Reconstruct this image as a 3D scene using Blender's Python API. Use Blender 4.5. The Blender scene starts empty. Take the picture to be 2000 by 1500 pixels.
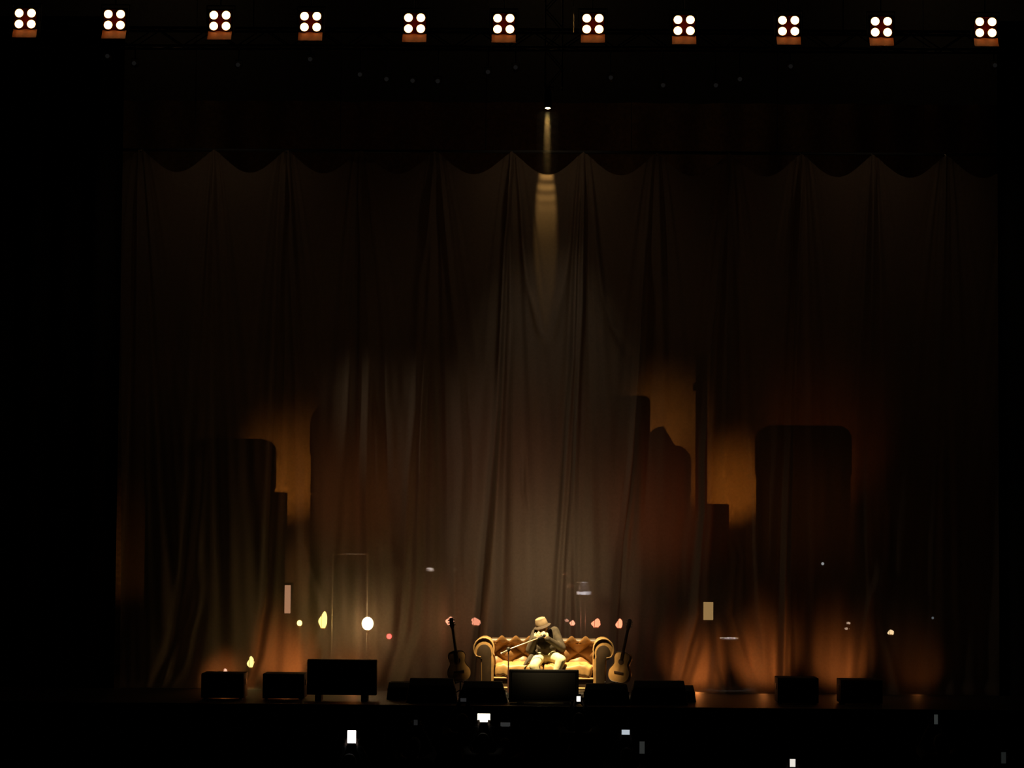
import bpy, bmesh, math, random
import numpy as np
from mathutils import Vector, Matrix
random.seed(7)
rng = np.random.default_rng(7)
PI = math.pi
C = bpy.context.scene.collection
sc = bpy.context.scene

# ------------------------------------------------------------------ camera
F = 4720.0
CAM = Vector((0, -41.5, 2.88))
R = (Matrix.Rotation(math.radians(0.79), 4, 'Z') @ Matrix.Rotation(math.radians(90 + 3.27), 4, 'X')
     @ Matrix.Rotation(math.radians(0.45), 4, 'Z'))
cd = bpy.data.cameras.new('camera'); cam = bpy.data.objects.new('camera', cd); C.objects.link(cam)
cam.matrix_world = Matrix.Translation(CAM) @ R
cd.sensor_width = 36; cd.lens = F / 2000 * 36; cd.clip_end = 200
sc.camera = cam
R3 = R.to_3x3()
def ray(px, py):
    return R3 @ Vector(((px - 1000) / F, -(py - 750) / F, -1))
def at(px, py, Y):
    d = ray(px, py); return CAM + d * ((Y - CAM.y) / d.y)
def at_z(px, py, z):
    d = ray(px, py); return CAM + d * ((z - CAM.z) / d.z)

# ------------------------------------------------------------------ materials
MATS = {}
def mat(name, col, rough=0.6, metal=0.0, var=0.25, scale=12, bump=0.0, emit=None, estr=0.0, coat=0.0):
    if name in MATS: return MATS[name]
    m = bpy.data.materials.new(name); m.use_nodes = True
    nt = m.node_tree; b = nt.nodes['Principled BSDF']
    tc = nt.nodes.new('ShaderNodeTexCoord'); nz = nt.nodes.new('ShaderNodeTexNoise')
    nz.inputs['Scale'].default_value = scale; nz.inputs['Detail'].default_value = 4
    nt.links.new(tc.outputs['Object'], nz.inputs['Vector'])
    cr = nt.nodes.new('ShaderNodeValToRGB')
    cr.color_ramp.elements[0].position = .3; cr.color_ramp.elements[1].position = .7
    cr.color_ramp.elements[0].color = (*[c * (1 - var) for c in col], 1)
    cr.color_ramp.elements[1].color = (*[min(1, c * (1 + var)) for c in col], 1)
    nt.links.new(nz.outputs['Fac'], cr.inputs['Fac']); nt.links.new(cr.outputs['Color'], b.inputs['Base Color'])
    b.inputs['Roughness'].default_value = rough; b.inputs['Metallic'].default_value = metal
    b.inputs['Coat Weight'].default_value = coat
    if bump:
        bp = nt.nodes.new('ShaderNodeBump'); bp.inputs['Strength'].default_value = bump
        nt.links.new(nz.outputs['Fac'], bp.inputs['Height']); nt.links.new(bp.outputs['Normal'], b.inputs['Normal'])
    if emit:
        b.inputs['Emission Color'].default_value = (*emit, 1); b.inputs['Emission Strength'].default_value = estr
    MATS[name] = m
    return m

M_black = mat('black_paint', (.012, .012, .013), .6)
M_cab = mat('black_cabinet', (.006, .0065, .007), .75)
M_grille = mat('black_grille', (.005, .005, .0055), .9, scale=60)
M_steel = mat('dark_steel', (.03, .03, .032), .45, .7)
M_chrome = mat('bright_metal', (.55, .53, .5), .25, 1.0)
M_deck = mat('stage_deck', (.016, .0135, .012), .55, bump=.05)
M_hall = mat('hall_black', (.012, .012, .012), .9)
M_drape = mat('black_drape', (.010, .010, .011), .95)

def curtain_material():
    m = bpy.data.materials.new('gauze'); m.use_nodes = True
    nt = m.node_tree; nt.nodes.clear()
    o = nt.nodes.new('ShaderNodeOutputMaterial')
    tc = nt.nodes.new('ShaderNodeTexCoord')
    nz = nt.nodes.new('ShaderNodeTexNoise'); nz.inputs['Scale'].default_value = 25; nz.inputs['Detail'].default_value = 5
    nt.links.new(tc.outputs['Object'], nz.inputs['Vector'])
    cr = nt.nodes.new('ShaderNodeValToRGB')
    cr.color_ramp.elements[0].color = (.30, .235, .175, 1); cr.color_ramp.elements[1].color = (.42, .335, .255, 1)
    nt.links.new(nz.outputs['Fac'], cr.inputs['Fac'])
    df = nt.nodes.new('ShaderNodeBsdfDiffuse'); tl = nt.nodes.new('ShaderNodeBsdfTranslucent'); tr = nt.nodes.new('ShaderNodeBsdfTransparent')
    tr.inputs['Color'].default_value = (1, .97, .93, 1)
    nt.links.new(cr.outputs['Color'], df.inputs['Color']); nt.links.new(cr.outputs['Color'], tl.inputs['Color'])
    m1 = nt.nodes.new('ShaderNodeMixShader'); m1.inputs[0].default_value = .5
    nt.links.new(df.outputs[0], m1.inputs[1]); nt.links.new(tl.outputs[0], m1.inputs[2])
    m2 = nt.nodes.new('ShaderNodeMixShader'); m2.inputs[0].default_value = .36
    nt.links.new(m1.outputs[0], m2.inputs[1]); nt.links.new(tr.outputs[0], m2.inputs[2])
    nt.links.new(m2.outputs[0], o.inputs['Surface'])
    return m

def haze_material():
    m = bpy.data.materials.new('thin_haze'); m.use_nodes = True
    nt = m.node_tree; nt.nodes.clear()
    o = nt.nodes.new('ShaderNodeOutputMaterial'); v = nt.nodes.new('ShaderNodeVolumeScatter')
    v.inputs['Density'].default_value = .22; v.inputs['Color'].default_value = (.9, .85, .7, 1)
    nt.links.new(v.outputs[0], o.inputs['Volume'])
    return m

def glow(name, col, strength):
    if name in MATS: return MATS[name]
    m = bpy.data.materials.new(name); m.use_nodes = True
    nt = m.node_tree; nt.nodes.clear()
    o = nt.nodes.new('ShaderNodeOutputMaterial'); e = nt.nodes.new('ShaderNodeEmission')
    e.inputs['Color'].default_value = (*col, 1); e.inputs['Strength'].default_value = strength
    nt.links.new(e.outputs[0], o.inputs['Surface']); MATS[name] = m
    return m

# ------------------------------------------------------------------ mesh helpers
class MB:
    def __init__(s): s.v = []; s.f = []
    def add(s, vs, fs):
        n = len(s.v); s.v += [tuple(v) for v in vs]; s.f += [tuple(i + n for i in f) for f in fs]; return s
    def box(s, c, d, rot=None):
        vs = [Vector((sx * d[0] / 2, sy * d[1] / 2, sz * d[2] / 2)) for sx in (-1, 1) for sy in (-1, 1) for sz in (-1, 1)]
        if rot: vs = [rot @ v for v in vs]
        return s.add([v + Vector(c) for v in vs], [(0, 1, 3, 2), (4, 6, 7, 5), (0, 4, 5, 1), (2, 3, 7, 6), (0, 2, 6, 4), (1, 5, 7, 3)])
    def tube(s, path, rad, n=12, caps=True):
        P = [Vector(p) for p in path]
        rad = rad if hasattr(rad, '__len__') else [rad] * len(P)
        vs = []; fs = []; up = None
        for i, p in enumerate(P):
            t = (P[min(i + 1, len(P) - 1)] - P[max(i - 1, 0)]).normalized()
            if up is None: up = Vector((0, 0, 1)) if abs(t.z) < .9 else Vector((0, 1, 0))
            a = t.cross(up)
            if a.length < 1e-4: a = t.cross(Vector((1, 0.1, 0)))
            a.normalize(); b = a.cross(t).normalized(); up = b
            for k in range(n):
                q = 2 * PI * k / n
                vs.append(p + (a * math.cos(q) + b * math.sin(q)) * rad[i])
        for i in range(len(P) - 1):
            for k in range(n):
                fs.append((i * n + k, i * n + (k + 1) % n, (i + 1) * n + (k + 1) % n, (i + 1) * n + k))
        if caps:
            fs.append(tuple(range(n))[::-1]); fs.append(tuple(range((len(P) - 1) * n, len(P) * n)))
        return s.add(vs, fs)
    def lathe(s, prof, n=24, o=(0, 0, 0), rot=None):
        vs = []; fs = []
        for r, z in prof:
            for k in range(n):
                q = 2 * PI * k / n; v = Vector((r * math.cos(q), r * math.sin(q), z))
                if rot: v = rot @ v
                vs.append(v + Vector(o))
        m = len(prof)
        for i in range(m - 1):
            for k in range(n):
                fs.append((i * n + k, i * n + (k + 1) % n, (i + 1) * n + (k + 1) % n, (i + 1) * n + k))
        fs.append(tuple(range(n))[::-1]); fs.append(tuple(range((m - 1) * n, m * n)))
        return s.add(vs, fs)
    def ell(s, c, r, n=20, m=12, rot=None):
        prof = [(max(1e-3, math.sin(PI * i / m)), -math.cos(PI * i / m)) for i in range(m + 1)]
        vs = []; fs = []
        for pr, z in prof:
            for k in range(n):
                q = 2 * PI * k / n; v = Vector((pr * math.cos(q) * r[0], pr * math.sin(q) * r[1], z * r[2]))
                if rot: v = rot @ v
                vs.append(v + Vector(c))
        for i in range(m):
            for k in range(n):
                fs.append((i * n + k, i * n + (k + 1) % n, (i + 1) * n + (k + 1) % n, (i + 1) * n + k))
        fs.append(tuple(range(n))[::-1]); fs.append(tuple(range(m * n, (m + 1) * n)))
        return s.add(vs, fs)
    def cap(s, p0, r0, p1, r1, n=14):          # tapered capsule
        P0 = Vector(p0); P1 = Vector(p1); s.ell(P0, (r0,) * 3, n, 8); s.ell(P1, (r1,) * 3, n, 8)
        return s.tube([P0, P1], [r0, r1], n)
    def chain(s, pts, n=14):
        for (a, ra), (b, rb) in zip(pts, pts[1:]): s.cap(a, ra, b, rb, n)
        return s
    def prism(s, poly, y0, y1, axes='xz'):
        n = len(poly)
        def P(u, v, w):
            return {'xz': (u, w, v), 'xy': (u, v, w), 'yz': (w, u, v)}[axes]
        vs = [P(u, v, y0) for u, v in poly] + [P(u, v, y1) for u, v in poly]
        fs = [tuple(range(n)), tuple(range(n, 2 * n))[::-1]] + [(i, i + n, (i + 1) % n + n, (i + 1) % n) for i in range(n)]
        return s.add(vs, fs)
    def grid(s, fn, nu, nv):
        vs = [fn(i / nu, j / nv) for j in range(nv + 1) for i in range(nu + 1)]
        fs = [(j * (nu + 1) + i, j * (nu + 1) + i + 1, (j + 1) * (nu + 1) + i + 1, (j + 1) * (nu + 1) + i) for j in range(nv) for i in range(nu)]
        return s.add(vs, fs)
    def mesh(s, name, bevel=0, seg=2, smooth=True):
        me = bpy.data.meshes.new(name); me.from_pydata(s.v, [], s.f); me.update()
        bm = bmesh.new(); bm.from_mesh(me)
        bmesh.ops.recalc_face_normals(bm, faces=bm.faces[:])
        if bevel:
            es = [e for e in bm.edges if len(e.link_faces) == 2 and e.calc_face_angle(0) > .5]
            bmesh.ops.bevel(bm, geom=es, offset=bevel, segments=seg, profile=.5, affect='EDGES', clamp_overlap=True)
        bm.to_mesh(me); bm.free()
        if smooth:
            me.polygons.foreach_set('use_smooth', [True] * len(me.polygons))
            try: me.set_sharp_from_angle(angle=math.radians(40))
            except Exception: pass
        return me
    def build(s, name, m, parent=None, bevel=0, seg=2, smooth=True, loc=None):
        me = s.mesh(name, bevel, seg, smooth); o = bpy.data.objects.new(name, me); C.objects.link(o)
        me.materials.append(m)
        if parent: o.parent = parent
        if loc is not None: o.location = loc
        return o
    def remesh(s, name, m, parent=None, voxel=.012, smooth=4, loc=None):   # one continuous skin over overlapping volumes
        me = s.mesh(name); t = bpy.data.objects.new('tmp', me); C.objects.link(t)
        md = t.modifiers.new('r', 'REMESH'); md.mode = 'VOXEL'; md.voxel_size = voxel
        sm = t.modifiers.new('s', 'SMOOTH'); sm.iterations = smooth; sm.factor = .5
        dg = bpy.context.evaluated_depsgraph_get(); dg.update()
        nm = bpy.data.meshes.new_from_object(t.evaluated_get(dg)); nm.name = name
        bpy.data.objects.remove(t); bpy.data.meshes.remove(me)
        nm.polygons.foreach_set('use_smooth', [True] * len(nm.polygons))
        nm.materials.clear(); nm.materials.append(m)
        o = bpy.data.objects.new(name, nm); C.objects.link(o)
        if parent: o.parent = parent
        if loc is not None: o.location = loc
        return o

def tag(o, label, cat, group=None, kind=None):
    o['label'] = label; o['category'] = cat
    if group: o['group'] = group
    if kind: o['kind'] = kind
    return o
def thing(name, label, cat, loc=(0, 0, 0), rz=0, group=None):
    o = bpy.data.objects.new(name, None); C.objects.link(o); o.empty_display_size = .1
    o.location = loc; o.rotation_euler = (0, 0, rz)
    return tag(o, label, cat, group)
def struct(o):
    o['kind'] = 'structure'; return o
def dup(o, parent=None):
    c = o.copy(); C.objects.link(c); c.parent = parent
    for ch in list(o.children): dup(ch, c)
    return c
def spot(name, loc, target, power, col, angle, blend=.5, rad=.05):
    l = bpy.data.lights.new(name, 'SPOT'); l.energy = power; l.color = col; l.spot_size = math.radians(angle); l.spot_blend = blend
    l.shadow_soft_size = rad
    o = bpy.data.objects.new(name, l); C.objects.link(o); o.location = loc
    o.rotation_euler = (Vector(target) - Vector(loc)).to_track_quat('-Z', 'Y').to_euler(); return o
def point(name, loc, power, col, rad=.03):
    l = bpy.data.lights.new(name, 'POINT'); l.energy = power; l.color = col; l.shadow_soft_size = rad
    o = bpy.data.objects.new(name, l); C.objects.link(o); o.location = loc; return o
Rx = lambda a: Matrix.Rotation(a, 3, 'X')
Ry = lambda a: Matrix.Rotation(a, 3, 'Y')
Rz = lambda a: Matrix.Rotation(a, 3, 'Z')

# ================================================================== THE SETTING
HALL = -1.6; CEIL = 16.0
struct(MB().box((0, -19, HALL - .1), (46, 58, .2)).build('floor', M_hall))
struct(MB().box((0, -19, CEIL + .1), (46, 58, .2)).build('ceiling', M_hall))
struct(MB().box((-22.9, -19, 7.2), (.2, 58, 17.6)).build('wall_left', M_hall))
struct(MB().box((22.9, -19, 7.2), (.2, 58, 17.6)).build('wall_right', M_hall))
struct(MB().box((0, 9.9, 7.2), (46, .2, 17.6)).build('wall_back', M_hall))
struct(MB().box((0, -47.9, 7.2), (46, .2, 17.6)).build('wall_rear', M_hall))
SY = -3.3                                               # downstage edge
stg = struct(MB().box((0, (SY + 9.6) / 2, HALL / 2), (26, 9.6 - SY, -HALL)).build('stage_floor', M_deck))
struct(MB().box((0, SY - .02, -.05), (26, .04, .1)).build('trim_1', mat('edge_trim', (.05, .05, .045), .5), bevel=.008))

# upstage backdrop cloth
BY = 6.2
tag(MB().grid(lambda u, v: (-11 + 22 * u, BY + .05 * math.sin(u * 160) + .03 * math.sin(u * 61 + 1), .02 + 11.2 * v), 300, 8)
    .build('backdrop_cloth', mat('ochre_cloth', (.42, .30, .17), .95)), 'plain ochre backdrop cloth hanging across the back of the stage behind the sheer curtain', 'backdrop')

# black side curtains left and right
def leg_drape(x0, x1, label, Y):
    def fn(u, v):
        x = x0 + (x1 - x0) * u
        return (x, Y + .09 * math.sin(u * 60) * (.6 + .4 * v) + .04 * math.sin(u * 23 + 2), .01 + 11.5 * v)
    t = thing('side_curtain', label, 'curtain', (0, 0, 0), 0, 'black side curtains')
    MB().grid(fn, 160, 10).build('drape', M_drape, t)
    MB().tube([(x0, Y, 11.5), (x1, Y, 11.5)], .03).build('top_batten', M_steel, t)
xl = at(232, 800, -.35).x; xr = at(1951, 800, -.35).x
leg_drape(-12.5, xl, 'black side curtain masking the left edge of the stage', -.35)
leg_drape(xr, 12.5, 'black side curtain masking the right edge of the stage', -.35)

# ================================================================== SHEER CURTAIN
PEAKS = [132, 275, 418, 560, 705, 850, 1000, 1140, 1283, 1425, 1565, 1705, 1848, 1990]
def topline(X):
    y = np.zeros_like(X)
    for a, b in zip(PEAKS, PEAKS[1:]):
        m = (X >= a) & (X <= b); t = (X[m] - a) / (b - a)
        y[m] = 298 + 45 * np.sin(PI * t) ** 1.25
    return y + (X - 1070) * .0078
# hand-placed folds: (polyline of (py, px)), amplitude m, half width px, skew
FOLDS = [
 ([(300, 1000), (480, 986), (800, 972), (1000, 957), (1220, 938), (1340, 928)], .20, 5.5, 1.1),
 ([(330, 993), (480, 997), (640, 1000), (800, 990), (1000, 985), (1340, 975)], .08, 7, .4),
 ([(360, 1016), (480, 1022), (560, 1032), (640, 1050), (670, 1062)], .07, 7, .6),
 ([(360, 1118), (460, 1116), (560, 1100), (640, 1085), (670, 1075)], .07, 7, -.6),
 ([(310, 1136), (500, 1125), (700, 1119), (900, 1106), (1100, 1091), (1345, 1078)], .13, 5.5, .8),
 ([(320, 1140), (600, 1131), (900, 1122), (1100, 1107), (1345, 1100)], .09, 5, .5),
 ([(320, 1143), (600, 1137), (900, 1124), (1100, 1121), (1345, 1128)], .10, 5, .5),
 ([(330, 1150), (480, 1163), (580, 1178), (640, 1195), (700, 1225)], .09, 7, -.8),
 ([(480, 1259), (600, 1253), (720, 1247), (900, 1234), (1050, 1217), (1200, 1205), (1345, 1198)], .19, 6, .9),
 ([(900, 1245), (1050, 1232), (1200, 1218), (1345, 1210)], .08, 6, .6),
 ([(310, 848), (450, 834), (560, 821), (800, 811), (950, 800), (1150, 790), (1260, 779), (1345, 755)], .13, 8, .6),
 ([(350, 846), (560, 838), (800, 826), (950, 820), (1100, 815), (1230, 805), (1345, 770)], .10, 7, .5),
 ([(320, 856), (470, 872), (600, 886), (700, 897), (900, 905), (1100, 890), (1345, 880)], .08, 6, -.9),
 ([(1040, 885), (1130, 888), (1345, 892)], .06, 5, .3), ([(1040, 897), (1130, 900), (1345, 905)], .05, 5, .3),
 ([(320, 1424), (680, 1388), (760, 1384), (900, 1376), (1000, 1377), (1200, 1360), (1345, 1320)], .17, 7, .9),
 ([(320, 1426), (690, 1449), (800, 1453), (950, 1472), (1200, 1480), (1345, 1505)], .09, 7, -.6),
 ([(320, 1425), (700, 1420), (900, 1417), (1030, 1422), (1090, 1438), (1200, 1428), (1345, 1475)], .10, 7, .5),
 ([(330, 1564), (720, 1545), (1000, 1536), (1200, 1531), (1345, 1528)], .20, 6, 1.2),
 ([(330, 1566), (720, 1558), (1000, 1553), (1200, 1550), (1345, 1552)], .07, 7, .6),
 ([(330, 1704), (760, 1703), (950, 1702), (1050, 1706), (1200, 1716), (1345, 1750)], .10, 7, -.6),
 ([(330, 1704), (760, 1695), (950, 1690), (1050, 1692), (1200, 1698), (1345, 1705)], .09, 7, .6),
 ([(960, 1728), (1100, 1725), (1200, 1690), (1345, 1672)], .07, 7, .6),
 ([(320, 560), (760, 566), (1000, 556), (1150, 550), (1345, 540)], .08, 8, .6),
 ([(330, 558), (700, 545), (980, 532), (1180, 522), (1280, 505), (1345, 480)], .13, 7, .8),
 ([(330, 558), (760, 590), (900, 600), (1060, 596), (1200, 640), (1280, 618), (1345, 590)], .08, 7, -.6),
 ([(330, 418), (700, 395), (950, 380), (1100, 366), (1230, 346), (1345, 300)], .13, 8, .8),
 ([(1120, 380), (1200, 370), (1280, 350), (1345, 322)], .10, 7, .8),
 ([(1180, 394), (1260, 382), (1345, 365)], .09, 7, .7),
 ([(330, 275), (700, 268), (1000, 256), (1345, 236)], .08, 9, .6),
 ([(330, 705), (600, 690), (800, 678), (1000, 660), (1100, 650), (1250, 660), (1345, 662)], .07, 8, .5),
 ([(330, 706), (700, 722), (1000, 716), (1250, 722), (1345, 726)], .06, 6, .4),
 ([(1180, 1396), (1260, 1398), (1345, 1392)], .10, 6, -.6), ([(1240, 1425), (1290, 1437), (1345, 1462)], .15, 7, -1),
 ([(1240, 1408), (1300, 1408), (1345, 1418)], .12, 6, .5), ([(1230, 1455), (1345, 1490)], .08, 7, -.6),
 ([(1180, 1372), (1260, 1360), (1345, 1335)], .11, 7, .8), ([(1180, 1290), (1345, 1280)], .07, 8, .5),
 ([(1180, 1262), (1345, 1255)], .07, 8, .5), ([(330, 1283), (700, 1300), (1000, 1320), (1345, 1300)], .06, 9, .5),
 ([(330, 1848), (800, 1850), (1345, 1862)], .06, 9, .5), ([(900, 640), (1345, 640)], .05, 8, .4),
 ([(880, 1022), (960, 1022), (1010, 1031)], .08, 4, .6),
]
NX, NY = 900, 240
X0, X1 = 236.0, 1950.0
fold_mat = curtain_material()
def curtain_arrays():
    Xb = np.linspace(X0, X1, NX + 1)
    top = topline(Xb)
    s = np.linspace(0, 1, NY + 1) ** 1.0
    X = np.repeat(Xb[None, :], NY + 1, 0)
    bot = 1346 + (Xb - 1070) * .0078
    Yp = top[None, :] + (bot - top)[None, :] * s[:, None]
    S = (Yp - 300) / 1046.0
    D = np.zeros_like(X)
    for poly, A, w, k in FOLDS:
        py = np.array([p[0] for p in poly], float); px = np.array([p[1] for p in poly], float)
        c = np.interp(Yp, py, px)
        fade = np.clip((Yp - py[0] + 40) / 120, 0, 1)
        fade = fade * fade * (3 - 2 * fade)
        if py[-1] < 1300: 
            e = np.clip((py[-1] + 30 - Yp) / 120, 0, 1); fade = fade * e * e * (3 - 2 * e)
        ww = w * (.75 + .8 * np.clip(S, 0, 1))
        t = (X - c) / ww
        D += -A * fade * (np.exp(-t * t) - k * .45 * (t - .6) * np.exp(-(t - .6) ** 2 * .8))
    # gathered pleats fanning out below every pick-up point
    for i, pk in enumerate(PEAKS):
        r2 = np.random.default_rng(50 + i)
        spread = 10 + 75 * np.clip(S, 0, 1) ** .8
        xi = (X - pk + (pk - 1070) * .03 * S) / spread
        env = np.exp(-xi ** 2 * .7)
        D += .035 * env * np.cos(xi * 6.5 + r2.uniform(0, 6)) + .02 * env * np.cos(xi * 13 + r2.uniform(0, 6))
    for k in range(14):                                  # slow waviness of the hanging cloth
        fr = rng.uniform(.006, .045); ph = rng.uniform(0, 6)
        D += .018 * np.cos(X * fr + ph + .9 * np.sin(Yp * .004 + k)) * np.clip(.25 + S, 0, 1)
    sw = np.exp(-((X - 1070) / 45) ** 2) * np.clip((420 - Yp) / 60, 0, 1)     # swag creases under the middle dip
    D += -.005 * sw * np.cos((Yp - 342 - ((X - 1070) / 40) ** 2 * -12) * .30)
    for a, b in zip(PEAKS, PEAKS[1:]):                   # each dip bellies forward a little
        m = .5 * (a + b); t = (X - m) / (b - a)
        D += -.05 * np.exp(-(t * 2.6) ** 2) * np.exp(-((Yp - 360) / 70) ** 2)
    hem = np.clip((Yp - 1318) / 28, 0, 1)                # hem spreading out on the deck
    D += -.10 * hem ** 2
    return X, Yp, D
CX, CY, CD = curtain_arrays()
CD = np.clip(CD, -.42, .30)
A00 = at(0, 0, 0); Xv = (at(1000, 0, 0) - A00) / 1000; 
def px_to_plane(X, Y):                                   # curtain plane y = 0
    dx = (X - 1000) / F; dy = -(Y - 750) / F
    d = [R3[i][0] * dx + R3[i][1] * dy - R3[i][2] for i in range(3)]
    t = -CAM.y / d[1]
    return CAM.x + d[0] * t, CAM.z + d[2] * t
WX, WZ = px_to_plane(CX, CY)
WZ = WZ - WZ[-1][None, :] * (np.linspace(0, 1, NY + 1)[:, None] ** 4) + .006
cur = thing('stage_curtain', 'huge sheer brown gauze curtain with a swagged top hanging behind the sofa', 'curtain', (0, 0, 0))
SEAMS = [0, 0.147, 0.337, 0.408, 0.5925, 0.7655, 0.862, 1.0]
cols = [int(round(q * NX)) for q in SEAMS]
for a, b in zip(cols, cols[1:]):
    n = b - a + 1
    V = np.stack([WX[:, a:b + 1], CD[:, a:b + 1], WZ[:, a:b + 1]], -1).reshape(-1, 3)
    idx = np.arange((NY + 1) * n).reshape(NY + 1, n)
    Fc = np.stack([idx[:-1, :-1], idx[1:, :-1], idx[1:, 1:], idx[:-1, 1:]], -1).reshape(-1, 4)
    me = bpy.data.meshes.new('drape_panel'); me.from_pydata(V.tolist(), [], Fc.tolist()); me.update()
    me.polygons.foreach_set('use_smooth', [True] * len(me.polygons)); me.materials.append(fold_mat)
    o = bpy.data.objects.new('drape_panel', me); C.objects.link(o); o.parent = cur
# pipe it hangs from
p0 = at(236, 291, .06); p1 = at(1950, 304, .06)
pz = at(1070, 294, .06).z
pipe = thing('curtain_pipe', 'long thin black pipe carrying the swagged top of the sheer curtain', 'pipe', (0, .24, pz))
MB().tube([(p0.x, 0, 0), (p1.x, 0, 0)], .03).build('bar', M_black, pipe)
for k in range(6):
    x = p0.x + (p1.x - p0.x) * (k + .5) / 6
    MB().tube([(x, 0, 0), (x, 0, CEIL - pz)], .006, 6).build('hanging_cable', M_steel, pipe)
for pk in PEAKS[1:-1]:
    q = at(pk, 300 + (pk - 1070) * .0078, 0); MB().tube([(q.x, 0, .0), (q.x, -.12, (q.z - pz) * .5 + .01), (q.x, -.25, q.z - pz - .02)], .012, 6).build('tie_strap', M_steel, pipe)

# ================================================================== TRUSSES AND BLINDERS
def truss(name, label, x0, x1, y, z, size=.42, drops=(), vertical=False):
    t = thing(name, label, 'truss', (x0, y, z))
    L = x1 - x0; h = size / 2
    for sy in (-h, h):
        for sz in (-h, h):
            MB().tube([(0, sy, sz), (L, sy, sz)], .024, 8).build('chord', M_steel, t)
    lace = MB(); n = int(L / .45)
    for k in range(n):
        a = L * k / n; b = L * (k + 1) / n
        for sy in (-h, h): lace.tube([(a, sy, -h if k % 2 else h), (b, sy, h if k % 2 else -h)], .011, 6)
        for sz in (-h, h): lace.tube([(a, -h if k % 2 else h, sz), (b, h if k % 2 else -h, sz)], .011, 6)
    lace.build('lacing', M_steel, t)
    for d in drops:
        MB().tube([(d - x0, 0, h), (d - x0, 0, CEIL - z - .01)], .012, 6).build('hoist_chain', M_steel, t)
    return t
BLY = -1.5
ztr = at(1000, -42, BLY).z
truss('lighting_truss', 'black box truss along the top of the picture carrying the bright blinders', -11.2, 11.2, BLY, ztr, .42, (-9, -3, 3, 9))
BL = [(50, 37), (224, 39), (430, 41), (607, 43), (810, 46), (984, 47), (1158, 47), (1336, 50), (1540, 51), (1721, 53), (1925, 54)]
M_lens = glow('blinder_lens', (1, .62, .20), 8)
M_plate = mat('red_glow_paint', (.60, .03, .004), .5)  # red glow between the lamps put into the plate colour
M_flap = mat('orange_glow_paint', (.50, .10, .012), .6)  # orange glow below the lamps put into the colour of an added flap
M_rim = mat('lamp_rim', (.10, .02, .005), .5, .0)
def blinder(loc, label, zt):
    t = thing('blinder_light', label, 'stage light', loc, 0, 'row of four-lamp blinders')
    MB().box((0, .09, 0), (.44, .16, .42)).build('housing', M_black, t, bevel=.015)
    MB().box((0, .005, 0), (.37, .012, .36)).build('face_plate', M_plate, t, bevel=.004)
    for sx in (-1, 1):
        for sz in (-1, 1):
            c = (sx * .103, 0, sz * .092)
            rim = MB().tube([(c[0], .005, c[2]), (c[0], -.03, c[2])], [.070, .078], 24).build('lamp_rim', M_rim, t)
            MB().ell((c[0], -.028, c[2]), (.070, .03, .070), 24, 10).build('lamp_lens', M_lens, rim)
    MB().box((0, -.055, -.255), (.40, .19, .008), Rx(1.0)).build('glow_flap', M_flap, t)
    y = MB()
    for sx in (-1, 1): y.box((sx * .236, .09, .13), (.012, .05, .3))
    y.box((0, .09, .275), (.484, .05, .012)); y.build('yoke', M_black, t)
    MB().tube([(0, .09, .28), (0, .09, zt - loc[2] - .19)], .016, 8).build('hook_clamp', M_steel, t)
    return t
ords = ['leftmost', 'second from the left', 'third from the left', 'fourth from the left', 'fifth from the left', 'middle (sixth)', 'seventh from the left', 'fourth from the right', 'third from the right', 'second from the right', 'rightmost']
for (px, py), w in zip(BL, ords):
    p = at(px, py, BLY - .09)
    blinder(tuple(p), f'glowing four-lamp blinder, {w} of the eleven in the top row', ztr)
# slim rod added for a thin line of reflected light beside the seventh blinder
p = at(1120, 46, BLY - .22)
rod = thing('glint_rod', 'thin pale rod standing for a vertical glint just left of the seventh blinder', 'rod', (p.x, p.y, p.z))
MB().tube([(0, 0, -.15), (0, 0, .17)], .008, 8).build('glint_sleeve', mat('glint_metal', (.8, .6, .45), .5), rod)
MB().tube([(0, 0, .17), (0, .0, .30), (0, .10, ztr - p.z - .19)], .006, 6).build('wire', M_steel, rod)

# small dim spot fixtures under a second truss
T2Y = -.9
z2 = at(1000, 78, T2Y).z
truss('lighting_truss', 'black box truss just below the blinders carrying the small unlit spotlights', -11.2, 11.2, T2Y, z2, .3, (-10, -5, 5, 10))
SM = [(210, 110), (262, 124), (465, 127), (606, 116), (703, 146), (755, 155), (806, 158), (855, 159), (953, 141), (1007, 132), (1193, 152), (1295, 167), (1398, 167), (1445, 155), (1544, 130), (1943, 128)]
M_dimlens = glow('dim_lens', (.9, .85, .8), .006)  # unlit lenses given a faint glow for the light they catch
smw = ['below and between the second and third blinders, farther left', 'below and between the second and third blinders, farther right', 'below and right of the third blinder', 'right under the fourth blinder', 'first of the four in the dip left of middle', 'second of the four in the dip left of middle', 'below the fifth blinder in the dip', 'last of the four in the dip left of middle', 'below and left of the sixth blinder', 'below and right of the sixth blinder', 'below the seventh blinder', 'below and left of the eighth blinder, lowest', 'below and right of the eighth blinder, lowest', 'halfway between the eighth and ninth blinders, lower', 'right under the ninth blinder', 'under the rightmost blinder']
smw[0] = 'under the second blinder, slightly to its left'; smw[1] = 'lower right of the second blinder'
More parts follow.
